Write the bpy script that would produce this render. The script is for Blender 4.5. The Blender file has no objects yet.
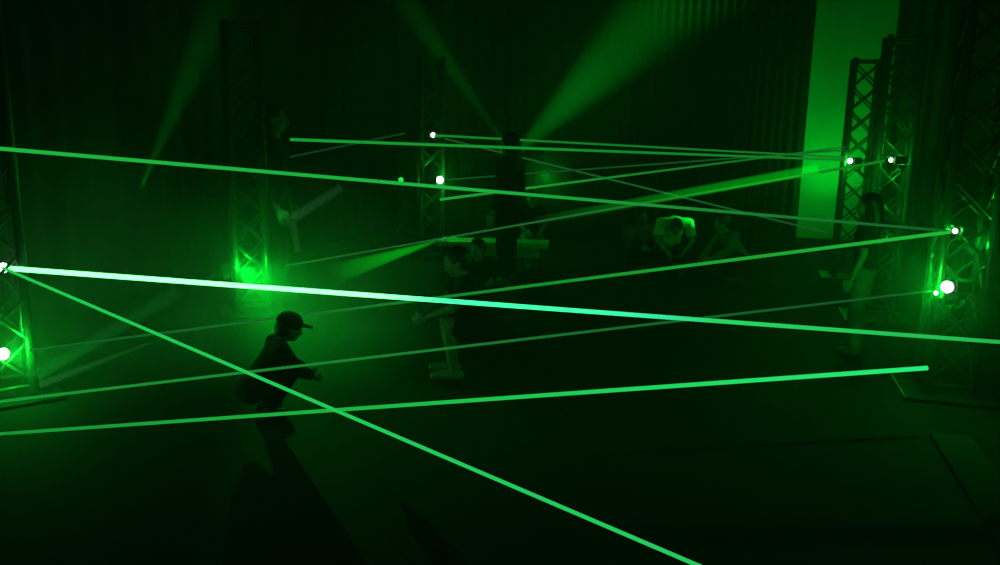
import bpy, bmesh, math, random
from mathutils import Vector, Matrix, Quaternion
random.seed(4)
C = bpy.context.scene.collection
sc = bpy.context.scene
PI = math.pi
V = Vector

# ------------------------------------------------------------------ camera
F_PX, W, H = 785.0, 1000, 565
CAM_H = 1.5
PITCH, ROLL = math.radians(11.1), math.radians(1.0)
cd = bpy.data.cameras.new('camera')
cam = bpy.data.objects.new('camera', cd)
C.objects.link(cam)
cd.sensor_fit = 'HORIZONTAL'; cd.sensor_width = 36.0
cd.lens = 36.0 * F_PX / W
cd.clip_start = 0.02; cd.clip_end = 100
right = V((1, 0, 0)); fwd = V((0, math.cos(PITCH), -math.sin(PITCH))); up = right.cross(fwd)
# world-up leans to the right in the picture
r2 = right * math.cos(ROLL) - up * math.sin(ROLL) * -1
u2 = up * math.cos(ROLL) - right * math.sin(ROLL)
M = Matrix(((r2.x, u2.x, -fwd.x, 0), (r2.y, u2.y, -fwd.y, 0), (r2.z, u2.z, -fwd.z, CAM_H), (0, 0, 0, 1)))
cam.matrix_world = M
sc.camera = cam

def P(px, py, d):
    """world point seen at pixel (px,py) at depth d along the view axis"""
    x = (px - W / 2) / F_PX * d; y = -(py - H / 2) / F_PX * d
    return M @ V((x, y, -d))
def Fl(px, py, z=0.0):
    p = P(px, py, 1.0); o = V((0, 0, CAM_H)); dr = p - o
    return o + dr * ((z - CAM_H) / dr.z)

# room frame: u across the lane, v along the rows of towers
A = math.radians(16.8)
UU = V((math.cos(A), -math.sin(A), 0)); VV = V((math.sin(A), math.cos(A), 0))
def R(u, v, z=0.0):
    return UU * u + VV * v + V((0, 0, z))

# ------------------------------------------------------------------ materials
def mat(name, col, rough=0.6, metal=0.0, noise=0.0, scale=8.0, bump=0.0, spec=0.5):
    m = bpy.data.materials.new(name); m.use_nodes = True
    nt = m.node_tree; b = nt.nodes['Principled BSDF']
    b.inputs['Roughness'].default_value = rough; b.inputs['Metallic'].default_value = metal
    b.inputs['Specular IOR Level'].default_value = spec
    tc = nt.nodes.new('ShaderNodeTexCoord')
    n = nt.nodes.new('ShaderNodeTexNoise'); n.inputs['Scale'].default_value = scale; n.inputs['Detail'].default_value = 4
    nt.links.new(tc.outputs['Object'], n.inputs['Vector'])
    r = nt.nodes.new('ShaderNodeValToRGB')
    a = 1 - noise; c = 1 + noise
    r.color_ramp.elements[0].color = (col[0]*a, col[1]*a, col[2]*a, 1); r.color_ramp.elements[0].position = .3
    r.color_ramp.elements[1].color = (min(1, col[0]*c), min(1, col[1]*c), min(1, col[2]*c), 1); r.color_ramp.elements[1].position = .7
    nt.links.new(n.outputs['Fac'], r.inputs['Fac']); nt.links.new(r.outputs['Color'], b.inputs['Base Color'])
    if bump:
        bp = nt.nodes.new('ShaderNodeBump'); bp.inputs['Strength'].default_value = bump; bp.inputs['Distance'].default_value = .01
        nt.links.new(n.outputs['Fac'], bp.inputs['Height']); nt.links.new(bp.outputs['Normal'], b.inputs['Normal'])
    return m
M_TRUSS = mat('truss_metal', (.035, .035, .037), .28, .3, .15, 20)
M_BLACK = mat('black_housing', (.02, .02, .022), .35, .2, .1, 30)
M_DRAPE = mat('black_drape', (.03, .033, .032), .95, 0, .25, 30, .2, .1)
M_WALL = mat('pale_plaster', (.62, .64, .60), .9, 0, .06, 3, .1, .2)
M_FLOOR = mat('dark_carpet', (.014, .015, .014), .9, 0, .2, 60, .3, .1)
M_STRIP = mat('worn_board', (.035, .04, .035), .95, 0, .08, 12, 0, .05)
M_BENCH = mat('bench_laminate', (.45, .47, .43), .6, 0, .06, 9)
M_SKIN = mat('skin', (.34, .25, .20), .55, 0, .05, 30)
M_HAIR = mat('dark_hair', (.012, .010, .009), .45, 0, .2, 60, .4)
M_CLDK = mat('dark_cloth', (.02, .02, .023), .9, 0, .15, 40, .3, .2)
M_CLGR = mat('grey_cloth', (.16, .17, .165), .9, 0, .1, 40, .3, .2)
M_CLPL = mat('pale_cloth', (.68, .70, .66), .9, 0, .05, 40, .3, .2)
M_SHOE = mat('shoe_rubber', (.05, .05, .05), .6, 0, .1, 40)
M_EYE = mat('eye', (.25, .25, .25), .1, 0, .1, 40)

def emis(name, stops, strength, length=None):
    """emission; stops = [(t, colour)] along local Z if length given"""
    m = bpy.data.materials.new(name); m.use_nodes = True; nt = m.node_tree
    nt.nodes.remove(nt.nodes['Principled BSDF']); out = nt.nodes['Material Output']
    e = nt.nodes.new('ShaderNodeEmission'); e.inputs['Strength'].default_value = strength
    nt.links.new(e.outputs['Emission'], out.inputs['Surface'])
    if length is None:
        e.inputs['Color'].default_value = (*stops[0][1], 1)
    else:
        tc = nt.nodes.new('ShaderNodeTexCoord'); sx = nt.nodes.new('ShaderNodeSeparateXYZ')
        mp = nt.nodes.new('ShaderNodeMath'); mp.operation = 'DIVIDE'; mp.inputs[1].default_value = length
        r = nt.nodes.new('ShaderNodeValToRGB')
        nt.links.new(tc.outputs['Object'], sx.inputs[0]); nt.links.new(sx.outputs['Z'], mp.inputs[0])
        nt.links.new(mp.outputs[0], r.inputs['Fac']); nt.links.new(r.outputs['Color'], e.inputs['Color'])
        cr = r.color_ramp
        while len(cr.elements) < len(stops): cr.elements.new(.5)
        for el, (t, c) in zip(cr.elements, stops): pass
        for i, (t, c) in enumerate(stops):
            cr.elements[i].position = t
        for i, (t, c) in enumerate(stops):
            cr.elements[i].color = (*c, 1)
    return m
def s2l(c):
    return tuple(((x/255+.055)/1.055)**2.4 if x/255 > .04045 else x/255/12.92 for x in c)

# ------------------------------------------------------------------ mesh helpers
def frame(a, b):
    d = (b - a); L = d.length; d = d / L
    q = d.to_track_quat('Z', 'Y')
    return q.to_matrix().to_4x4(), L
def tube(bm, a, b, r1, r2=None, seg=10, caps=True):
    if r2 is None: r2 = r1
    a = V(a); b = V(b)
    if (b-a).length < 1e-6: return
    m, L = frame(a, b)
    bmesh.ops.create_cone(bm, cap_ends=caps, segments=seg, radius1=r1, radius2=r2, depth=L,
                          matrix=Matrix.Translation((a + b) / 2) @ m)
def box(bm, c, s, rot=None, bev=0.0):
    m = Matrix.Translation(V(c))
    if rot is not None: m = m @ rot
    r = bmesh.ops.create_cube(bm, size=1, matrix=m @ Matrix.Diagonal((s[0], s[1], s[2], 1)))
    if bev:
        vs = r['verts']; es = list({e for v in vs for e in v.link_edges})
        bmesh.ops.bevel(bm, geom=es, offset=bev, segments=2, affect='EDGES', profile=.6)
def ball(bm, c, s, rot=None, seg=16):
    m = Matrix.Translation(V(c))
    if rot is not None: m = m @ rot
    if not hasattr(s, '__len__'): s = (s, s, s)
    m = m @ Matrix.Diagonal((s[0], s[1], s[2], 1))
    nr = max(4, seg*2//3)
    top = bm.verts.new(m @ V((0, 0, 1))); bot = bm.verts.new(m @ V((0, 0, -1))); rings = []
    for i in range(1, nr):
        th = PI * i / nr
        rings.append([bm.verts.new(m @ V((math.sin(th)*math.cos(2*PI*k/seg), math.sin(th)*math.sin(2*PI*k/seg), math.cos(th)))) for k in range(seg)])
    for k in range(seg):
        k2 = (k+1) % seg
        bm.faces.new((top, rings[0][k], rings[0][k2])); bm.faces.new((bot, rings[-1][k2], rings[-1][k]))
        for i in range(nr-2): bm.faces.new((rings[i][k], rings[i+1][k], rings[i+1][k2], rings[i][k2]))
def link(name, bm, m, parent=None, smooth=False):
    me = bpy.data.meshes.new(name); bm.to_mesh(me); bm.free()
    if smooth:
        for p in me.polygons: p.use_smooth = True
    me.materials.append(m)
    o = bpy.data.objects.new(name, me); C.objects.link(o)
    if parent: o.parent = parent
    return o
def tag(o, label=None, cat=None, group=None, kind=None):
    if label: o['label'] = label
    if cat: o['category'] = cat
    if group: o['group'] = group
    if kind: o['kind'] = kind
    return o
def empty(name, loc, rz=0.0):
    o = bpy.data.objects.new(name, None); C.objects.link(o)
    o.location = loc; o.rotation_euler = (0, 0, rz); o.empty_display_size = .1
    return o
def copy_tree(o, parent=None):
    c = o.copy(); C.objects.link(c)
    if parent: c.parent = parent
    for ch in list(o.children): copy_tree(ch, c)
    return c

# ------------------------------------------------------------------ the setting
U0, U1, V0, V1, HC = -5.2, 2.6, -3.2, 11.0, 4.6
def room_plane(name, pts, m, th=.1, n=None):
    bm = bmesh.new(); vs = [bm.verts.new(p) for p in pts]; f = bm.faces.new(vs)
    bm.normal_update()
    nn = f.normal.copy()
    if n is not None and nn.dot(n) > 0: nn = -nn
    r = bmesh.ops.extrude_face_region(bm, geom=[f])
    for v in [g for g in r['geom'] if isinstance(g, bmesh.types.BMVert)]:
        v.co += (nn if n is None else -n.normalized()) * th
    bmesh.ops.recalc_face_normals(bm, faces=bm.faces)
    return tag(link(name, bm, m), kind='structure')
room_plane('floor', [R(U0, V0), R(U1, V0), R(U1, V1), R(U0, V1)], M_FLOOR, n=V((0, 0, 1)))
room_plane('ceiling', [R(U0, V0, HC), R(U1, V0, HC), R(U1, V1, HC), R(U0, V1, HC)], M_DRAPE, n=V((0, 0, -1)))
room_plane('wall_back', [R(U0, V1), R(U1, V1), R(U1, V1, HC), R(U0, V1, HC)], M_WALL, n=-VV)
room_plane('wall_right', [R(U1, V0), R(U1, V1), R(U1, V1, HC), R(U1, V0, HC)], M_WALL, n=-UU)
room_plane('wall_left', [R(U0, V0), R(U0, V1), R(U0, V1, HC), R(U0, V0, HC)], M_WALL, n=UU)
room_plane('wall_front', [R(U0, V0), R(U1, V0), R(U1, V0, HC), R(U0, V0, HC)], M_WALL, n=VV)
bm = bmesh.new()
rotA = Matrix.Rotation(-A, 4, 'Z')
box(bm, R((U0+U1)/2, V1-.012, .08), (U1-U0, .02, .16), rotA, .005)
tag(link('baseboard_back', bm, M_BLACK), kind='structure')

# pale board lying along the foot of the right-hand row
def uv_of(p): return p.dot(UU), p.dot(VV)
a = uv_of(Fl(938, 437)); b = uv_of(Fl(998, 563)); w_ = uv_of(Fl(972, 437))
bm = bmesh.new()
ub = (a[0] + b[0]) / 2
box(bm, R(ub + .09, (a[1] + 1.2) / 2, .012), (.19, a[1] - 1.2, .024), rotA, .004)
tag(link('trim_1', bm, M_STRIP), kind='structure')

def drape(p0, p1, z0, z1, folds, depth, name='stage_drape', m=M_DRAPE, seed=0):
    rnd = random.Random(seed)
    d = (p1 - p0); L = d.length; d.normalize(); n = d.cross(V((0, 0, 1)))
    cols = folds * 8; rows = 10
    ph = [rnd.uniform(-.5, .5) for _ in range(folds + 2)]
    am = [rnd.uniform(.5, 1.2) for _ in range(folds + 2)]
    bm = bmesh.new(); g = []
    for j in range(rows + 1):
        row = []
        t = j / rows
        for i in range(cols + 1):
            s = i / cols * folds; k = int(s)
            off = math.sin(s * 2 * PI + ph[k] * (1 - (s - k)) + ph[k + 1] * (s - k)) * depth * (am[k] * (1 - (s - k)) + am[k + 1] * (s - k)) * (1.15 - .45 * t)
            row.append(bm.verts.new(p0 + d * (i / cols * L) + n * off + V((0, 0, z0 + (z1 - z0) * t))))
        g.append(row)
    for j in range(rows):
        for i in range(cols):
            bm.faces.new((g[j][i], g[j][i+1], g[j+1][i+1], g[j+1][i]))
    o = link(name, bm, m, smooth=True)
    md = o.modifiers.new('thick', 'SOLIDIFY'); md.thickness = .006
    return o
# back drape, stops short of the right-hand end so the pale wall shows
def v_hit(px, py, v):
    o = V((0, 0, CAM_H)); dr = P(px, py, 1) - o
    return o + dr * (v / dr.dot(VV))
uL = v_hit(806, 120, V1 - .25).dot(UU)
tag(drape(R(-1.42, V1-.28), R(uL, V1-.28), .02, HC-.05, 20, .045, seed=1), 'wide black back drape ending beside the bright green wall', 'curtain', 'black drapes around the hall')
tag(drape(R(U0+.1, V1-.28), R(-1.46, V1-.28), .02, HC-.05, 15, .045, seed=2), 'black back drape in the far left corner behind the tall adult', 'curtain', 'black drapes around the hall')
tag(drape(R(U0+.25, 0), R(U0+.25, V1-.5), .02, HC-.05, 40, .05, seed=3), 'black drape along the left side beyond the left towers', 'curtain', 'black drapes around the hall')
uR = v_hit(893, 60, V1 - .25).dot(UU)
tag(drape(R(uR, V1-.28), R(U1-.1, V1-.28), .02, HC-.05, 5, .045, seed=7), 'black drape to the right of the bright green wall, behind the towers', 'curtain', 'black drapes around the hall')
tag(drape(R(2.3, -1), R(2.3, 10.5), .02, HC-.05, 34, .06, seed=5), 'black drape hanging behind the right-hand row of towers', 'curtain', 'black drapes around the hall')

pa, pb = P(228, 120, 8.6), P(263, 120, 8.6)
tag(drape(V((pa.x, pa.y, 0)), V((pb.x, pb.y, 0)), .02, HC-.05, 3, .03, seed=9), 'narrow black drape hanging behind the left tower and the tall adult', 'curtain', 'black drapes around the hall')

# ------------------------------------------------------------------ truss towers
TW, TH = .29, 2.25      # F34-size box truss on a base plate
def make_tower(label):
    t = empty('truss_tower', (0, 0, 0))
    tag(t, label, 'truss tower', 'lighting truss towers')
    h = TW/2 - .025; z0 = .035
    bm = bmesh.new(); box(bm, (0, 0, .012), (.5, .5, .02), None, .004)
    for sx in (-1, 1):
        for sy in (-1, 1):
            tube(bm, (sx*h, sy*h, .02), (sx*h, sy*h, .05), .034, .03, 14)
            ball(bm, (sx*.21, sy*.21, .024), (.014, .014, .008), None, 10)
    link('base_plate', bm, M_TRUSS, t)
    for sx in (-1, 1):
        for sy in (-1, 1):
            bm = bmesh.new(); tube(bm, (sx*h, sy*h, z0), (sx*h, sy*h, TH), .025, .025, 16)
            tube(bm, (sx*h, sy*h, TH-.002), (sx*h, sy*h, TH+.012), .027, .02, 16)
            link('chord', bm, M_TRUSS, t, smooth=False)
    n = 9; ph = (TH - .14) / n
    for face in range(4):
        rot = Matrix.Rotation(face * PI/2, 4, 'Z'); bm = bmesh.new()
        for k in range(n):
            a = .1 + k*ph; b = a + ph
            tube(bm, rot @ V((-h, -h, a)), rot @ V((h, -h, b)), .009, .009, 8)
            tube(bm, rot @ V((h, -h, a)), rot @ V((-h, -h, b)), .009, .009, 8)
        link('bracing', bm, M_TRUSS, t)
    for z in (.075, TH-.02):
        bm = bmesh.new()
        for face in range(4):
            rot = Matrix.Rotation(face * PI/2, 4, 'Z')
            tube(bm, rot @ V((-h, -h, z)), rot @ V((h, -h, z)), .013, .013, 10)
        link('end_frame', bm, M_TRUSS, t)
    return t
towers = [
    ((964, 230, 4.5), 'nearest right-hand truss tower, cut off by the right edge of the picture'),
    ((895, 130, 6.25), 'middle truss tower of the right-hand row'),
    ((860, 130, 8.1), 'shortest-looking right-hand truss tower standing against the green wall'),
    ((-7, 267, 4.2), 'nearest left-hand truss tower, cut off by the left edge'),
    ((250, 250, 6.3), 'left-hand truss tower behind the bright beam, beside the tall adult'),
    ((431, 150, 8.9), 'slim far truss tower near the middle, beside the round white laser dots'),
]
T = []
t0 = None
for (px, py, d), lab in towers:
    p = P(px, py, d)
    if t0 is None: t0 = make_tower(lab); t = t0
    else: t = copy_tree(t0); t['label'] = lab
    t.location = (p.x, p.y, 0); t.rotation_euler = (0, 0, -A if px > 500 else math.atan2(-p.x, p.y) + .08); T.append(V((p.x, p.y, 0)))

# ------------------------------------------------------------------ laser projectors
def light(name, kind, loc, power, col=(0.0, 1, .03), size=.01, aim=None, cone=None, blend=.3):
    l = bpy.data.lights.new(name, kind); l.energy = power; l.color = col; l.shadow_soft_size = size
    o = bpy.data.objects.new(name, l); C.objects.link(o); o.location = loc
    if aim is not None: o.rotation_euler = (V(aim) - V(loc)).to_track_quat('-Z', 'Y').to_euler()
    if cone: l.spot_size = math.radians(cone); l.spot_blend = blend
    return o
M_LENS_W = emis('laser_lens_white', [(0, (.85, 1, .9))], 6)
M_LENS_G = emis('laser_lens_green', [(0, (.02, .9, .08))], 1.0)
def laser_projector(px, py, d, rpx, label, glow, toward, white=True):
    """clamp-mounted module; lens sits at the pixel's point, facing 'toward'"""
    p = P(px, py, d); dr = V(toward) - p; dr.z = 0; dr.normalize()
    rz = math.atan2(dr.y, dr.x) - PI/2
    r = rpx / F_PX * d
    t = empty('laser_projector', p - dr*(.036 + r*.7), rz)
    tag(t, label, 'laser projector', 'laser projectors clamped to the towers')
    bm = bmesh.new(); box(bm, (0, -.02, 0), (.07, .095, .06), None, .008)
    for k in range(4): box(bm, (0, -.05 + k*.015, .032), (.058, .006, .008))
    link('housing', bm, M_BLACK, t)
    bm = bmesh.new(); box(bm, (0, -.03, -.05), (.03, .05, .03), None, .004); tube(bm, (0, -.03, -.05), (0, -.03, -.075), .012)
    tube(bm, (-.05, -.03, -.075), (.05, -.03, -.075), .014)
    link('clamp', bm, M_TRUSS, t)
    bm = bmesh.new(); tube(bm, (0, .028, 0), (0, .036, 0), max(.012, r*.9), None, 20)
    link('bezel', bm, M_BLACK, t)
    bm = bmesh.new(); ball(bm, (0, .036 + r*.7, 0), (r, r*.9, r), None, 20)
    link('lens', bm, M_LENS_W if white else M_LENS_G, t, smooth=True)
    if glow: light('glow_fill', 'POINT', p + dr*(.03 + r), glow, size=.01)
    return t

# ------------------------------------------------------------------ beams
GB = (.012, .62, .075)
def beam(p, q, w0, w1, label, stops=None, k=1.0, ext=0.0):
    p = V(p); q = V(q); q = p + (q-p)*(1+ext)
    m, L = frame(p, q)
    stops = stops or [(0, GB), (1, GB)]
    bm = bmesh.new()
    bmesh.ops.create_cone(bm, cap_ends=True, segments=12, radius1=w0*.44, radius2=w1*.44, depth=L, matrix=Matrix.Translation((0, 0, L/2)))
    o = link('laser_ray', bm, emis('laser_light', stops, k, L), smooth=True)
    o.matrix_world = Matrix.Translation(p) @ m
    tag(o, label, 'laser ray', 'laser rays crossing the hall')
    return o
def wpx(n, d): return n / F_PX * d

# ------------------------------------------------------------------ people
def remeshed(name, bm, m, parent, voxel, sm=4):
    o = link(name, bm, m, parent, smooth=True)
    r = o.modifiers.new('union', 'REMESH'); r.mode = 'VOXEL'; r.voxel_size = voxel; r.use_smooth_shade = True
    s = o.modifiers.new('soften', 'SMOOTH'); s.factor = .5; s.iterations = sm
    return o
def limb(bm, pts, rad, endball=True, startball=True):
    for i in range(len(pts)-1):
        tube(bm, pts[i], pts[i+1], rad[i], rad[i+1], 14)
    for i, (p, r) in enumerate(zip(pts, rad)):
        if (i == 0 and not startball) or (i == len(pts)-1 and not endball): continue
        ball(bm, p, r, None, 14)

def hand(bm, wrist, elbow, s, side, flat=False):
    d = (wrist - elbow).normalized()
    if flat: d = V((0, 1, -.15)).normalized()
    n = V((0, 0, -1)) if flat else V((-side, 0, 0))      # palm normal
    n = (n - d * n.dot(d)).normalized(); w = d.cross(n).normalized()
    c = wrist + d * .028 * s * 1.6
    fr = Matrix((( w.x, d.x, n.x, 0), (w.y, d.y, n.y, 0), (w.z, d.z, n.z, 0), (0, 0, 0, 1)))
    ball(bm, c, (.024*s, .030*s, .011*s), fr)
    for k, ln in enumerate((.036, .042, .040, .031)):
        b0 = c + w * (k-1.5) * .0125 * s + d * .022 * s
        b1 = b0 + (d + n * .25).normalized() * ln * .5 * s
        b2 = b1 + (d + n * .9).normalized() * ln * .5 * s
        limb(bm, [b0, b1, b2], [.0062*s, .0056*s, .0048*s])
    tw = w if (w.dot(V((0, 1, 0))) > 0) else -w
    b0 = c + tw * .018 * s - d * .012 * s
    limb(bm, [b0, b0 + (tw + d*.6) * .016 * s, b0 + (tw*.6 + d*1.2 + n*.3) * .024 * s], [.0085*s, .0072*s, .006*s])

POSES = {
 'stand': dict(pel=(0, 0, .52), chest=(0, .005, .73), neck=(0, .005, .83), head=(0, .015, .925), tilt=0,
    sh=(.115, 0, .80), el=(.145, -.01, .64), wr=(.15, .04, .50), hip=(.052, 0, .50), kn=(.058, .015, .28), an=(.06, 0, .045)),
 'point': dict(pel=(0, 0, .52), chest=(0, .005, .73), neck=(0, .005, .83), head=(0, .015, .925), tilt=0,
    sh=(.115, 0, .80), el=(.12, .10, .69), wr=(.09, .22, .75), hip=(.052, 0, .50), kn=(.058, .015, .28), an=(.06, 0, .045)),
 'squat': dict(pel=(0, -.10, .17), chest=(0, .045, .34), neck=(0, .10, .43), head=(0, .15, .50), tilt=-.35,
    sh=(.105, .075, .40), el=(.13, .15, .28), wr=(.07, .25, .22), hip=(.055, -.09, .16), kn=(.09, .13, .27), an=(.07, -.01, .045)),
 'bow': dict(pel=(0, -.06, .25), chest=(0, .11, .47), neck=(0, .19, .50), head=(0, .26, .46), tilt=-.9,
    sh=(.12, .14, .49), el=(.15, .19, .34), wr=(.09, .27, .27), hip=(.052, -.06, .24), kn=(.075, .16, .22), an=(.07, .10, .045)),
 'kneel': dict(pel=(0, -.06, .25), chest=(0, .07, .43), neck=(0, .12, .52), head=(0, .17, .60), tilt=-.3,
    sh=(.105, .10, .49), el=(.125, .17, .35), wr=(.08, .27, .30), hip=(.052, -.06, .24), kn=(.075, .16, .22), an=(.07, .10, .045)),
 'crawl': dict(pel=(0, -.22, .29), chest=(0, .03, .33), neck=(0, .12, .34), head=(0, .205, .39), tilt=.1,
    sh=(.105, .09, .31), el=(.125, .10, .17), wr=(.12, .13, .03), hip=(.052, -.22, .27), kn=(.07, -.17, .045), an=(.07, -.40, .03)),
 'sit': dict(pel=(0, 0, .085), chest=(0, .02, .29), neck=(0, .05, .385), head=(0, .075, .475), tilt=-.2,
    sh=(.11, .03, .36), el=(.135, .10, .23), wr=(.075, .22, .22), hip=(.055, .01, .07), kn=(.085, .19, .26), an=(.075, .30, .045)),
 'bench': dict(pel=(0, 0, .33), chest=(0, .01, .53), neck=(0, .03, .63), head=(0, .05, .72), tilt=-.1,
    sh=(.11, .02, .60), el=(.14, .06, .46), wr=(.08, .18, .40), hip=(.055, .02, .31), kn=(.07, .24, .31), an=(.065, .25, .045)),
}
def person(loc, rz, s, pose, label, top, bottom, hair='short', cap=False, legs='long', sleeves='short', over=None, clothes_name=None):
    q = dict(POSES[pose]); q.update(over or {})
    def g(k, side=1):
        x = q.get(k + ('L' if side < 0 else 'R'), None)
        if x is not None: return V(x) * s
        x = q[k]; return V((x[0]*side, x[1], x[2])) * s
    root = empty('person', loc, rz); tag(root, label, 'person')
    pel, ch, nk, hd = g('pel'), g('chest'), g('neck'), g('head')
    wst = pel.lerp(ch, .45)
    head_rot = Matrix.Rotation(q['tilt'], 4, 'X')
    hs = s if s > 1.3 else s*.6 + .5
    def HP(x, y, z): return hd + head_rot.to_3x3() @ V((x, y, z)) * hs
    bm = bmesh.new()
    def torso(bm, e=0.0, k=1.0):
        tf, L = frame(pel, ch)
        for c, sx, sy, sz in ((pel, .078, .062, .062), (pel.lerp(ch, .3), .070, .055, .07), (wst, .068, .052, .07), (pel.lerp(ch, .7), .078, .055, .07), (ch, .088, .058, .075)):
            ball(bm, c, (sx*s*k+e, sy*s*k+e, sz*s*k+e), tf, 18)
        for sd in (-1, 1):
            limb(bm, [ch.lerp(nk, .55), g('sh', sd)], [.046*s+e, .036*s+e])
            limb(bm, [ch, g('sh', sd)], [.05*s+e, .036*s+e])
    torso(bm)
    limb(bm, [ch.lerp(nk, .5), nk, hd - head_rot.to_3x3() @ V((0, .01, .02))*s], [.036*s, .031*s, .032*s])
    # head: cranium, jaw, brow, nose, lips, cheeks, ears
    ball(bm, HP(0, -.008, .008), (.047*hs, .058*hs, .058*hs), head_rot, 20)
    ball(bm, HP(0, .012, -.026), (.036*hs, .040*hs, .040*hs), head_rot, 18)
    ball(bm, HP(0, .034, -.055), (.014*hs, .013*hs, .011*hs), head_rot)
    ball(bm, HP(0, .045, .012), (.030*hs, .010*hs, .008*hs), head_rot)
    tube(bm, HP(0, .050, .008), HP(0, .064, -.019), .004*hs, .0085*hs)
    ball(bm, HP(0, .063, -.020), (.0095*hs, .008*hs, .007*hs), head_rot)
    for z in (-.035, -.041): ball(bm, HP(0, .049, z), (.013*hs, .006*hs, .0042*hs), head_rot)
    for sd in (-1, 1):
        ball(bm, HP(.024*sd, .034, -.016), (.014*hs, .012*hs, .013*hs), head_rot)
        ball(bm, HP(.049*sd, -.006, -.008), (.006*hs, .012*hs, .018*hs), head_rot)
    for sd in (-1, 1):
        limb(bm, [g('sh', sd), g('el', sd), g('wr', sd)], [.031*s, .023*s, .0155*s])
        hand(bm, g('wr', sd), g('el', sd), s, sd, pose == 'crawl')
        limb(bm, [g('hip', sd), g('hip', sd).lerp(g('kn', sd), .3), g('kn', sd), g('kn', sd).lerp(g('an', sd), .3), g('an', sd)],
             [.050*s, .052*s, .034*s, .034*s, .021*s])
        an = g('an', sd); ft = q.get('foot', (0, 1, 0)); ft = V(ft).normalized()
        if pose == 'crawl': ft = V((0, -.6, -.1)).normalized()
        heel = an + V((0, 0, -.02*s)) - ft*.02*s; toe = an + ft*.085*s + V((0, 0, -.028*s))
        if toe.z < .012*s: toe.z = .012*s
        if heel.z < .018*s: heel.z = .018*s
        limb(bm, [an, heel], [.022*s, .018*s]); limb(bm, [heel, heel.lerp(toe, .6), toe], [.018*s, .020*s, .013*s])
        limb(bm, [an, heel.lerp(toe, .6)], [.02*s, .016*s])
    remeshed('body', bm, M_SKIN, root, .0065, 3)
    # eyes
    for sd in (-1, 1):
        bm = bmesh.new(); ball(bm, HP(.018*sd, .0445, .003), .0075*hs); link('eye', bm, M_EYE, root, smooth=True)
    # shirt
    e = .011
    bm = bmesh.new(); torso(bm, e, 1.02)
    for sd in (-1, 1):
        if sleeves == 'short': limb(bm, [g('sh', sd), g('sh', sd).lerp(g('el', sd), .75)], [.036*s+e, .034*s+e], endball=False)
        else: limb(bm, [g('sh', sd), g('el', sd), g('el', sd).lerp(g('wr', sd), .9)], [.034*s+e, .028*s+e, .021*s+e], endball=False)
    remeshed('shirt', bm, top, root, .008, 4)
    bm = bmesh.new(); e = .009
    tf, L = frame(pel, ch); ball(bm, pel, (.080*s+e, .066*s+e, .06*s+e), tf, 18)
    for sd in (-1, 1):
        h_, k_, a_ = g('hip', sd), g('kn', sd), g('an', sd)
        if legs == 'long': limb(bm, [h_, h_.lerp(k_, .3), k_, k_.lerp(a_, .92)], [.052*s+e, .054*s+e, .038*s+e, .028*s+e], endball=False)
        else: limb(bm, [h_, h_.lerp(k_, .3), h_.lerp(k_, .93)], [.052*s+e, .054*s+e, .046*s+e], endball=False)
    remeshed('trousers' if legs == 'long' else 'shorts', bm, bottom, root, .008, 4)
    # hair / cap
    bm = bmesh.new()
    ball(bm, HP(0, -.018, .018), (.054*hs, .060*hs, .060*hs), head_rot, 20)
    ball(bm, HP(0, -.035, -.012), (.050*hs, .042*hs, .048*hs), head_rot, 18)
    if hair == 'long':
        limb(bm, [HP(0, -.035, .0), HP(0, -.050, -.06), HP(0, -.045, -.15), HP(0, -.04, -.21)], [.05*hs, .046*hs, .042*hs, .02*hs])
        for sd in (-1, 1): limb(bm, [HP(.04*sd, -.015, 0), HP(.05*sd, -.025, -.08), HP(.045*sd, -.02, -.15)], [.02*hs, .022*hs, .012*hs])
    elif hair == 'bun':
        ball(bm, HP(0, -.055, .055), .026*hs)
    remeshed('hair', bm, M_HAIR, root, .006, 2)
    if cap:
        bm = bmesh.new(); ball(bm, HP(0, -.012, .028), (.060*hs, .068*hs, .052*hs), head_rot, 20)
        ball(bm, HP(0, .068, .026), (.042*hs, .046*hs, .007*hs), head_rot, 18)
        remeshed('cap', bm, cap, root, .005, 2)
    # shoes
    if legs != 'bare':
        for sd in (-1, 1):
            an = g('an', sd); ft = V(q.get('foot', (0, 1, 0))).normalized()
            if pose == 'crawl': ft = V((0, -.6, -.1)).normalized()
            bm = bmesh.new(); z = max(.03*s, an.z-.018*s)
            h0 = V((an.x, an.y, 0)) - ft*.022*s; t0 = h0 + ft*.12*s
            h0.z = t0.z = z - .002*s
            limb(bm, [h0, h0.lerp(t0, .6), t0], [.027*s, .027*s, .020*s])
            limb(bm, [V((an.x, an.y, z+.012*s)), h0.lerp(t0, .5)], [.027*s, .022*s])
            remeshed('shoe', bm, q.get('shoe', M_SHOE), root, .006, 2)
    return root
def face_dir(dx, dy):   # heading in the camera's ground frame -> z rotation of a figure that faces +Y
    return math.atan2(dy, dx) - PI/2
def ground(px, py, d):
    p = P(px, py, d); return V((p.x, p.y, 0))

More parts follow.
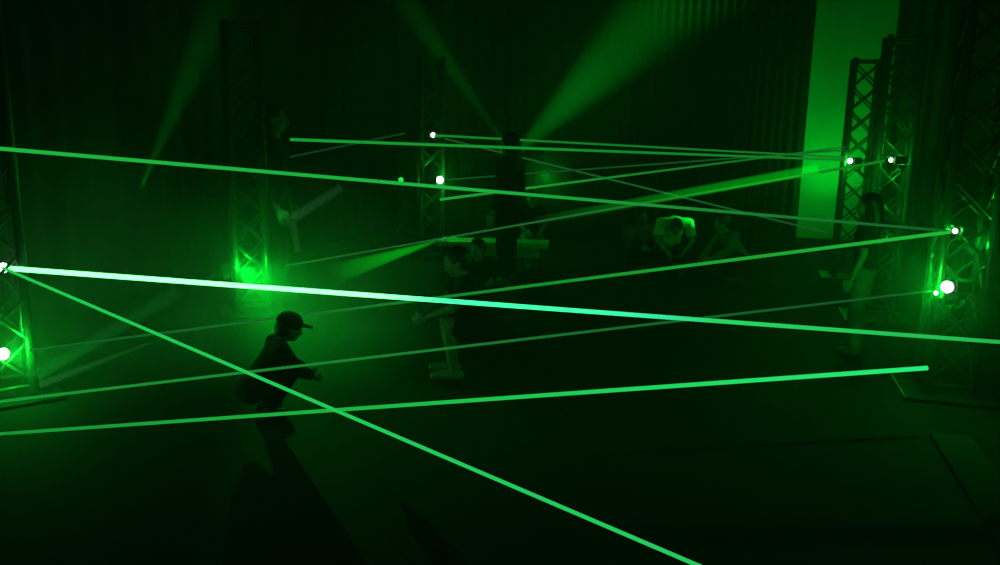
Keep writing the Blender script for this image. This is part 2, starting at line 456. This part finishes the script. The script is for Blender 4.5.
person(ground(275, 200, 6.75), face_dir(1, .1), 1.67, 'stand', 'tall adult in dark clothes standing beside the left tower, in profile facing right', M_CLDK, M_CLDK, hair='short', sleeves='long')
person(ground(510, 160, 7.4), face_dir(-1, .5), 1.47, 'stand', 'long-haired person standing in dark clothes with the upper beams passing behind the head', M_CLDK, M_CLDK, hair='long', sleeves='long')
person(ground(474, 300, 4.75), face_dir(-1, -.15), 1.25, 'squat', 'child with bare lower legs crouching under the bright beam in the middle', M_CLDK, M_CLDK, hair='short', legs='short',
       over=dict(shoe=M_SKIN, an=(.07, .10, .045), kn=(.09, .13, .29), pel=(0, -.08, .24), hip=(.055, -.07, .23), chest=(0, .03, .41), neck=(0, .06, .50), head=(0, .09, .57), sh=(.105, .04, .47), el=(.13, .12, .37), wr=(.07, .22, .32)))
person(ground(264, 340, 4.05), face_dir(.8, .45), .92, 'squat', 'child in a peaked cap crouching low below the left end of the bright beam', M_CLDK, M_CLDK, cap=M_CLDK, sleeves='long')
person(ground(672, 240, 8.3), face_dir(-.1, -1), 1.18, 'bow', 'person in a pale bright-lit shirt hunched forward near the back wall', M_CLPL, M_CLDK, hair='short')
person(ground(636, 250, 8.75), face_dir(.3, -1), 1.2, 'sit', 'child in a dim grey shirt sitting left of the person in the pale shirt', M_CLGR, M_CLDK, hair='bun')
person(ground(735, 245, 8.0), face_dir(-1, -.3), 1.2, 'squat', 'person with a rounded back crouching right of the person in the pale shirt', M_CLGR, M_CLDK, hair='short', sleeves='long')
person(ground(530, 250, 8.75), face_dir(.15, -1), 1.05, 'bench', 'person seated on the right end of the pale bench', M_CLDK, M_CLGR, hair='short')
person(ground(482, 275, 6.6), face_dir(-.6, -1), 1.1, 'sit', 'small child sitting on the floor in front of the pale bench', M_CLDK, M_CLDK, hair='short')
person(ground(868, 230, 5.3), face_dir(-.8, .5), 1.12, 'stand', 'dark-haired child standing in front of the right-hand towers', M_CLDK, M_CLGR, hair='long')

# stand for the lone dim projector
b = ground(402, 180, 9.0); zt = P(402, 180, 9.0).z - .07
t = tag(empty('light_stand', b), 'thin black tripod stand under the dim green projector left of the far tower', 'stand')
bm = bmesh.new(); tube(bm, (0, 0, .1), (0, 0, zt), .013); tube(bm, (0, 0, .62), (0, 0, .68), .02); link('pole', bm, M_BLACK, t)
for k in range(3):
    a = k*2*PI/3 + .4; bm = bmesh.new(); tube(bm, (0, 0, .65), (.38*math.cos(a), .38*math.sin(a), .012), .009)
    tube(bm, (0, 0, .2), (.26*math.cos(a), .26*math.sin(a), .215), .005); link('leg', bm, M_BLACK, t)

# bench
b = ground(494, 250, 8.3)
t = tag(empty('bench', b, -A*.3), 'pale low bench behind the crouching child, person seated at its right end', 'bench')
bm = bmesh.new(); box(bm, (0, 0, .315), (1.15, .34, .05), None, .01); link('seat', bm, M_BENCH, t)
for sx in (-1, 1):
    bm = bmesh.new()
    for sy in (-1, 1): tube(bm, (sx*.5, sy*.13, 0), (sx*.5, sy*.13, .30), .014)
    tube(bm, (sx*.5, -.13, .28), (sx*.5, .13, .28), .014); link('leg_frame', bm, M_TRUSS, t)
bm = bmesh.new(); box(bm, (0, .0, .22), (.97, .02, .10), None, .004); link('apron', bm, M_BENCH, t)

# ------------------------------------------------------------------ place laser projectors + beams
D1, D2, D3 = 4.4, 6.1, 8.0
laser_projector(947, 287, D1-.15, 6.0, 'large bright white laser projector on the nearest right-hand tower', 11, P(500, 300, 4))
laser_projector(955, 231, D1, 2.6, 'small white laser projector above the large one on the nearest right-hand tower', 3, P(500, 250, 4))
laser_projector(936, 293, D1-.12, 2.0, 'tiny laser projector just left of the large bright one on the nearest right-hand tower', 2, P(500, 300, 4))
laser_projector(850, 161, D3, 2.6, 'white laser projector on the far right-hand tower against the green wall', 9, P(440, 140, 7))
laser_projector(891, 160, D2-.1, 2.2, 'white laser projector on the middle right-hand tower', 3, P(440, 140, 7))
laser_projector(902, 162, D2+.1, 3.4, 'green oval laser projector right of the white one on the middle right-hand tower', 3, P(440, 140, 7), False)
laser_projector(871, 222, D2-.1, 3.2, 'low white laser projector on the left leg of the middle right-hand tower', 6, P(500, 230, 6))
laser_projector(881, 225, D2, 3.0, 'low green laser projector beside the white one on the middle right-hand tower', 3, P(500, 230, 6), False)
laser_projector(3, 268, 4.15, 5.0, 'laser projector at the left edge sending out the thick white-green beam', 8, P(500, 300, 4))
laser_projector(3, 354, 4.15, 6.0, 'large round laser projector low on the left-edge tower', 12, P(500, 350, 4))
laser_projector(237, 268, 6.1, 3.0, 'green laser projector low on the tower beside the tall adult', 12, P(700, 200, 6), False)
laser_projector(433, 135, 8.75, 2.4, 'small white laser projector high on the slim far tower', 3, P(840, 157, 8))
laser_projector(440, 180, 8.7, 3.8, 'bright white laser projector halfway up the slim far tower', 14, P(840, 157, 8))
laser_projector(401, 180, 9.0, 2.8, 'dim green laser projector left of the slim far tower', 2, P(840, 157, 8), False)

W1 = (.44, 3.2, .66); W2 = (.06, 1.6, .40); W3 = (.03, .6, .28); W4 = (.015, .5, .09); W5 = (.012, .33, .05)
g = lambda a: s2l(a)
beam(P(3, 268, 4.15), P(1006, 342.5, 3.9), wpx(5.8, 4.15), wpx(4.5, 3.9), 'thickest laser beam, white-green at the left and fading green to the right edge',
     [(0, W1), (.38, W1), (.45, W2), (.66, W3), (.72, W4), (1, W5)], 1.45)
beam(P(3, 268, 4.1), P(697, 565, 2.1), wpx(3.2, 4.1), wpx(4.5, 2.1), 'laser beam slanting steeply down from the left edge to the bottom of the picture', [(0, g((30, 205, 75))), (1, g((40, 205, 100)))], 1, .12)
beam(P(-30, 146, 3.9), P(948, 231, D1), wpx(4.2, 4.2), wpx(3.0, D1), 'long laser beam running from high on the left edge down to the right tower',
     [(0, g((30, 185, 60))), (.5, g((30, 175, 65))), (.75, g((25, 130, 50))), (1, g((20, 85, 35)))])
beam(P(-30, 436, 3.3), P(927, 368, 4.1), wpx(3.6, 3.3), wpx(5.2, 4.1), 'lowest laser beam, rising gently to a blunt end at the right tower',
     [(0, g((25, 140, 50))), (.4, g((30, 190, 70))), (1, g((40, 245, 120)))])
beam(P(-30, 405, 3.6), P(930, 291, D1), wpx(3.4, 3.6), wpx(2.8, D1), 'thin dim laser beam ending beside the large bright laser projector at the right',
     [(0, g((25, 150, 50))), (.35, g((28, 125, 50))), (.7, g((22, 100, 42))), (1, g((20, 70, 35)))])
beam(P(30, 350, 4.2), P(950, 232, D1), wpx(2.6, 4.2), wpx(4.2, D1), 'laser beam rising from the low left projector to the upper one on the right',
     [(0, g((20, 75, 30))), (.35, g((22, 110, 40))), (.6, g((25, 150, 45))), (1, g((30, 185, 55)))])
beam(P(285, 266, 6.3), P(884, 161, D2), wpx(2.4, 4.8), wpx(3.0, D2), 'laser beam climbing from the left tower to the middle right-hand tower',
     [(0, g((25, 85, 40))), (.45, g((30, 100, 45))), (.75, g((15, 130, 25))), (1, g((20, 120, 30)))])
beam(P(290, 139.5, 6.6), P(846, 160, D3-.05), wpx(3.4, 6.6), wpx(2.4, D3), 'nearly level laser beam starting at the face of the tall adult',
     [(0, g((25, 160, 50))), (.5, g((22, 140, 45))), (1, g((20, 120, 35)))])
beam(P(434, 135.3, 8.75), P(846, 157.5, D3), wpx(2.6, 8.75), wpx(2, D3), 'upper laser beam from the small white projector on the slim far tower',
     [(0, g((22, 130, 40))), (1, g((20, 115, 35)))])
beam(P(434, 136, 8.8), P(828, 233, 8.9), wpx(2.2, 8.75), wpx(2.0, 8.9), 'laser beam dropping from the slim far tower to the foot of the green wall',
     [(0, g((20, 75, 30))), (.5, g((25, 90, 40))), (1, g((22, 80, 35)))])
beam(P(440, 199.5, 8.75), P(845, 147, D3), wpx(3.0, 8.75), wpx(1.8, D3), 'laser beam rising from below the bright projector on the slim far tower',
     [(0, g((30, 160, 55))), (.5, g((22, 130, 40))), (1, g((18, 100, 30)))])
beam(P(442, 180, 8.75), P(845, 150, D3+.05), wpx(2.0, 8.75), wpx(1.8, D3), 'faint laser beam rising from the bright projector on the slim far tower',
     [(0, g((20, 60, 28))), (1, g((20, 85, 32)))])
beam(P(290, 157, 6.6), P(404, 133.5, 8.9), wpx(2.6, 6.6), wpx(2,8.7), 'faint short laser beam between the tall adult and the slim far tower',
     [(0, g((14, 48, 24))), (1, g((16, 60, 26)))])

# ------------------------------------------------------------------ haze: thin stage smoke filling the hall

# spread rays: wide, faint cones; lit haze imitated by emission in the volume, brightest at one end
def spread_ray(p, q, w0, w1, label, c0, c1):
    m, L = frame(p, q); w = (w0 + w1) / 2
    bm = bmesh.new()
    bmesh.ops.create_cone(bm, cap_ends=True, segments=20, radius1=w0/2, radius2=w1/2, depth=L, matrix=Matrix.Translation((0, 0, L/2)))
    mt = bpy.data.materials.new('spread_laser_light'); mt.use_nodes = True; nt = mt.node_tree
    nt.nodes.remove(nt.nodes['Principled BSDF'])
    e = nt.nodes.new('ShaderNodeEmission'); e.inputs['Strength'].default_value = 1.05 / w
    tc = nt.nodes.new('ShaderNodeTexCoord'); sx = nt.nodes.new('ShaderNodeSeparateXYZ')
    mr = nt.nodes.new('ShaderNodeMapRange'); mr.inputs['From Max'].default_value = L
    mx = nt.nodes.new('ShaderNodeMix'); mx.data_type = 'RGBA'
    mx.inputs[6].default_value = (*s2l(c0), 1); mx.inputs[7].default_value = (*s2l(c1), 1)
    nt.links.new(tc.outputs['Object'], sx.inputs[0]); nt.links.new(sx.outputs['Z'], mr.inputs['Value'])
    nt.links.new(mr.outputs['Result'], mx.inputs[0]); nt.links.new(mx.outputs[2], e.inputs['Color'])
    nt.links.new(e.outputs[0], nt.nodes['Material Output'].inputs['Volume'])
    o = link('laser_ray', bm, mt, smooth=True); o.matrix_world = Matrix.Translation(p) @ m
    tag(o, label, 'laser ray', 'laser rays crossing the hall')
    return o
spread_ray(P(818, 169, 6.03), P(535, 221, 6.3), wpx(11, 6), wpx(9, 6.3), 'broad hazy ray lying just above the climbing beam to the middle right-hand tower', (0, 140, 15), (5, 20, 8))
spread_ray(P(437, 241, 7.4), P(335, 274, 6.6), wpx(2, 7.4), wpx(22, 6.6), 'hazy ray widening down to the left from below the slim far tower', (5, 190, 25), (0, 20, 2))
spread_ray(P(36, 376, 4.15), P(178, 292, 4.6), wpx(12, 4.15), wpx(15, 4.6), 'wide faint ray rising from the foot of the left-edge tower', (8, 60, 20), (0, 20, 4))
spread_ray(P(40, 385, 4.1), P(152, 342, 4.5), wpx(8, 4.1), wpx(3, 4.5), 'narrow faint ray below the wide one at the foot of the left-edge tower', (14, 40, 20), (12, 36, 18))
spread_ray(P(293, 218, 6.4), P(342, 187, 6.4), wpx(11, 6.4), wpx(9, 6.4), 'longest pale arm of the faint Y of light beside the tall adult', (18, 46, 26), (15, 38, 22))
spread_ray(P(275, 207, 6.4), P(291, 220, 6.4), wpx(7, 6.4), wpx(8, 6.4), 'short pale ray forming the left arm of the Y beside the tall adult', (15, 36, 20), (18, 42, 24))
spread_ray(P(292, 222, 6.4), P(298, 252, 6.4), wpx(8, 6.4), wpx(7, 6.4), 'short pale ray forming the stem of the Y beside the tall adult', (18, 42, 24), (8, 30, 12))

# unseen spots added without fixtures, for the streaks in front of the drapes
def streak(x0, y0, x1, y1, d, cone, power):
    light('added_fan', 'SPOT', P(x0, y0, d), power, aim=P(x1, y1, d), cone=cone, blend=1.0, size=.01)
streak(505, 165, 640, 30, 9.6, 27, 1100)
streak(140, 190, 205, 40, 6.2, 14, 450)
streak(520, 165, 425, 30, 9.6, 10, 1200)
streak(375, 150, 350, 20, 9.6, 4, 200)
def shaft(a, b, cone, power): light('added_fan', 'SPOT', a, power, aim=b, cone=cone, blend=.8, size=.003)
shaft(P(846, 160, 7.9), P(677, 224, 8.1), 8, 350)  # added spot beside the far-tower projector, brightens the pale shirt
shaft(P(242, 270, 6.0), P(330, 330, 4.6), 42, 170)  # added spot at the left tower, brightens the haze below the thick beam
light('glow_fill', 'POINT', P(966, 245, 4.5), 2)  # added point inside the nearest right tower, for highlights on its tubes
light('glow_fill', 'POINT', v_hit(547, 177, V1-1.3), 5, size=.06)  # added point in dense haze, for the soft blob before the drape
light('glow_fill', 'POINT', v_hit(822, 190, V1-.5), 3.5)  # added point without fixture, brightens the lower pale wall
# added green wash spot, no fixture there, to brighten the pale wall
light('added_wash', 'SPOT', P(828, 222, 9.4), 45, aim=v_hit(850, 60, V1), cone=110, blend=1, size=.05)

BASE_HAZE = .014
PLUMES = [(v_hit(547, 177, V1-1.3), .45, 1.6), (P(615, 45, 9.6), 1.8, .14), (P(420, 40, 9.6), 1.3, .14), (P(190, 60, 6.2), 1.0, .12), (P(295, 312, 5.2), 1.15, 1.0), (P(80, 285, 4.6), 1.2, .42), (P(947, 285, 4.4), .7, .3)]  # denser haze pockets added to strengthen the glow and streaks there
w = bpy.data.worlds.new('world'); sc.world = w; w.use_nodes = True
w.cycles.volume_step_size = 1.0
sc.cycles.volume_step_rate = 6
w.node_tree.nodes['Background'].inputs['Color'].default_value = (0, .0, .0, 1)
wn = w.node_tree
vs = wn.nodes.new('ShaderNodeVolumeScatter')
vs.inputs['Anisotropy'].default_value = .2; vs.inputs['Color'].default_value = (.9, .9, .9, 1)
wn.links.new(vs.outputs[0], wn.nodes['World Output'].inputs['Volume'])
geo = wn.nodes.new('ShaderNodeNewGeometry')
def mth(op, a, b=None):
    n = wn.nodes.new('ShaderNodeMath'); n.operation = op
    for i, x in enumerate((a, b)):
        if x is None: continue
        if isinstance(x, (int, float)): n.inputs[i].default_value = x
        else: wn.links.new(x, n.inputs[i])
    return n.outputs[0]
def plume(c, r, amt):
    d = wn.nodes.new('ShaderNodeVectorMath'); d.operation = 'DISTANCE'; d.inputs[1].default_value = c
    wn.links.new(geo.outputs['Position'], d.inputs[0])
    mr = wn.nodes.new('ShaderNodeMapRange'); mr.interpolation_type = 'SMOOTHSTEP'
    mr.inputs['From Min'].default_value = 0; mr.inputs['From Max'].default_value = r
    mr.inputs['To Min'].default_value = amt; mr.inputs['To Max'].default_value = 0
    wn.links.new(d.outputs['Value'], mr.inputs['Value']); return mr.outputs['Result']
nz = wn.nodes.new('ShaderNodeTexNoise'); nz.inputs['Scale'].default_value = .9; nz.inputs['Detail'].default_value = 2
wn.links.new(geo.outputs['Position'], nz.inputs['Vector'])
dens = mth('ADD', BASE_HAZE, 0.0)
for c_, r_, a_ in PLUMES: dens = mth('ADD', dens, plume(c_, r_, a_))
dens = mth('MULTIPLY', dens, mth('ADD', mth('MULTIPLY', nz.outputs['Fac'], 1.2), .4))
wn.links.new(dens, vs.inputs['Density'])
sc.view_settings.view_transform = 'Standard'; sc.view_settings.look = 'None'
sc.view_settings.gamma = 1; sc.view_settings.exposure = 0; sc.view_settings.use_curve_mapping = False
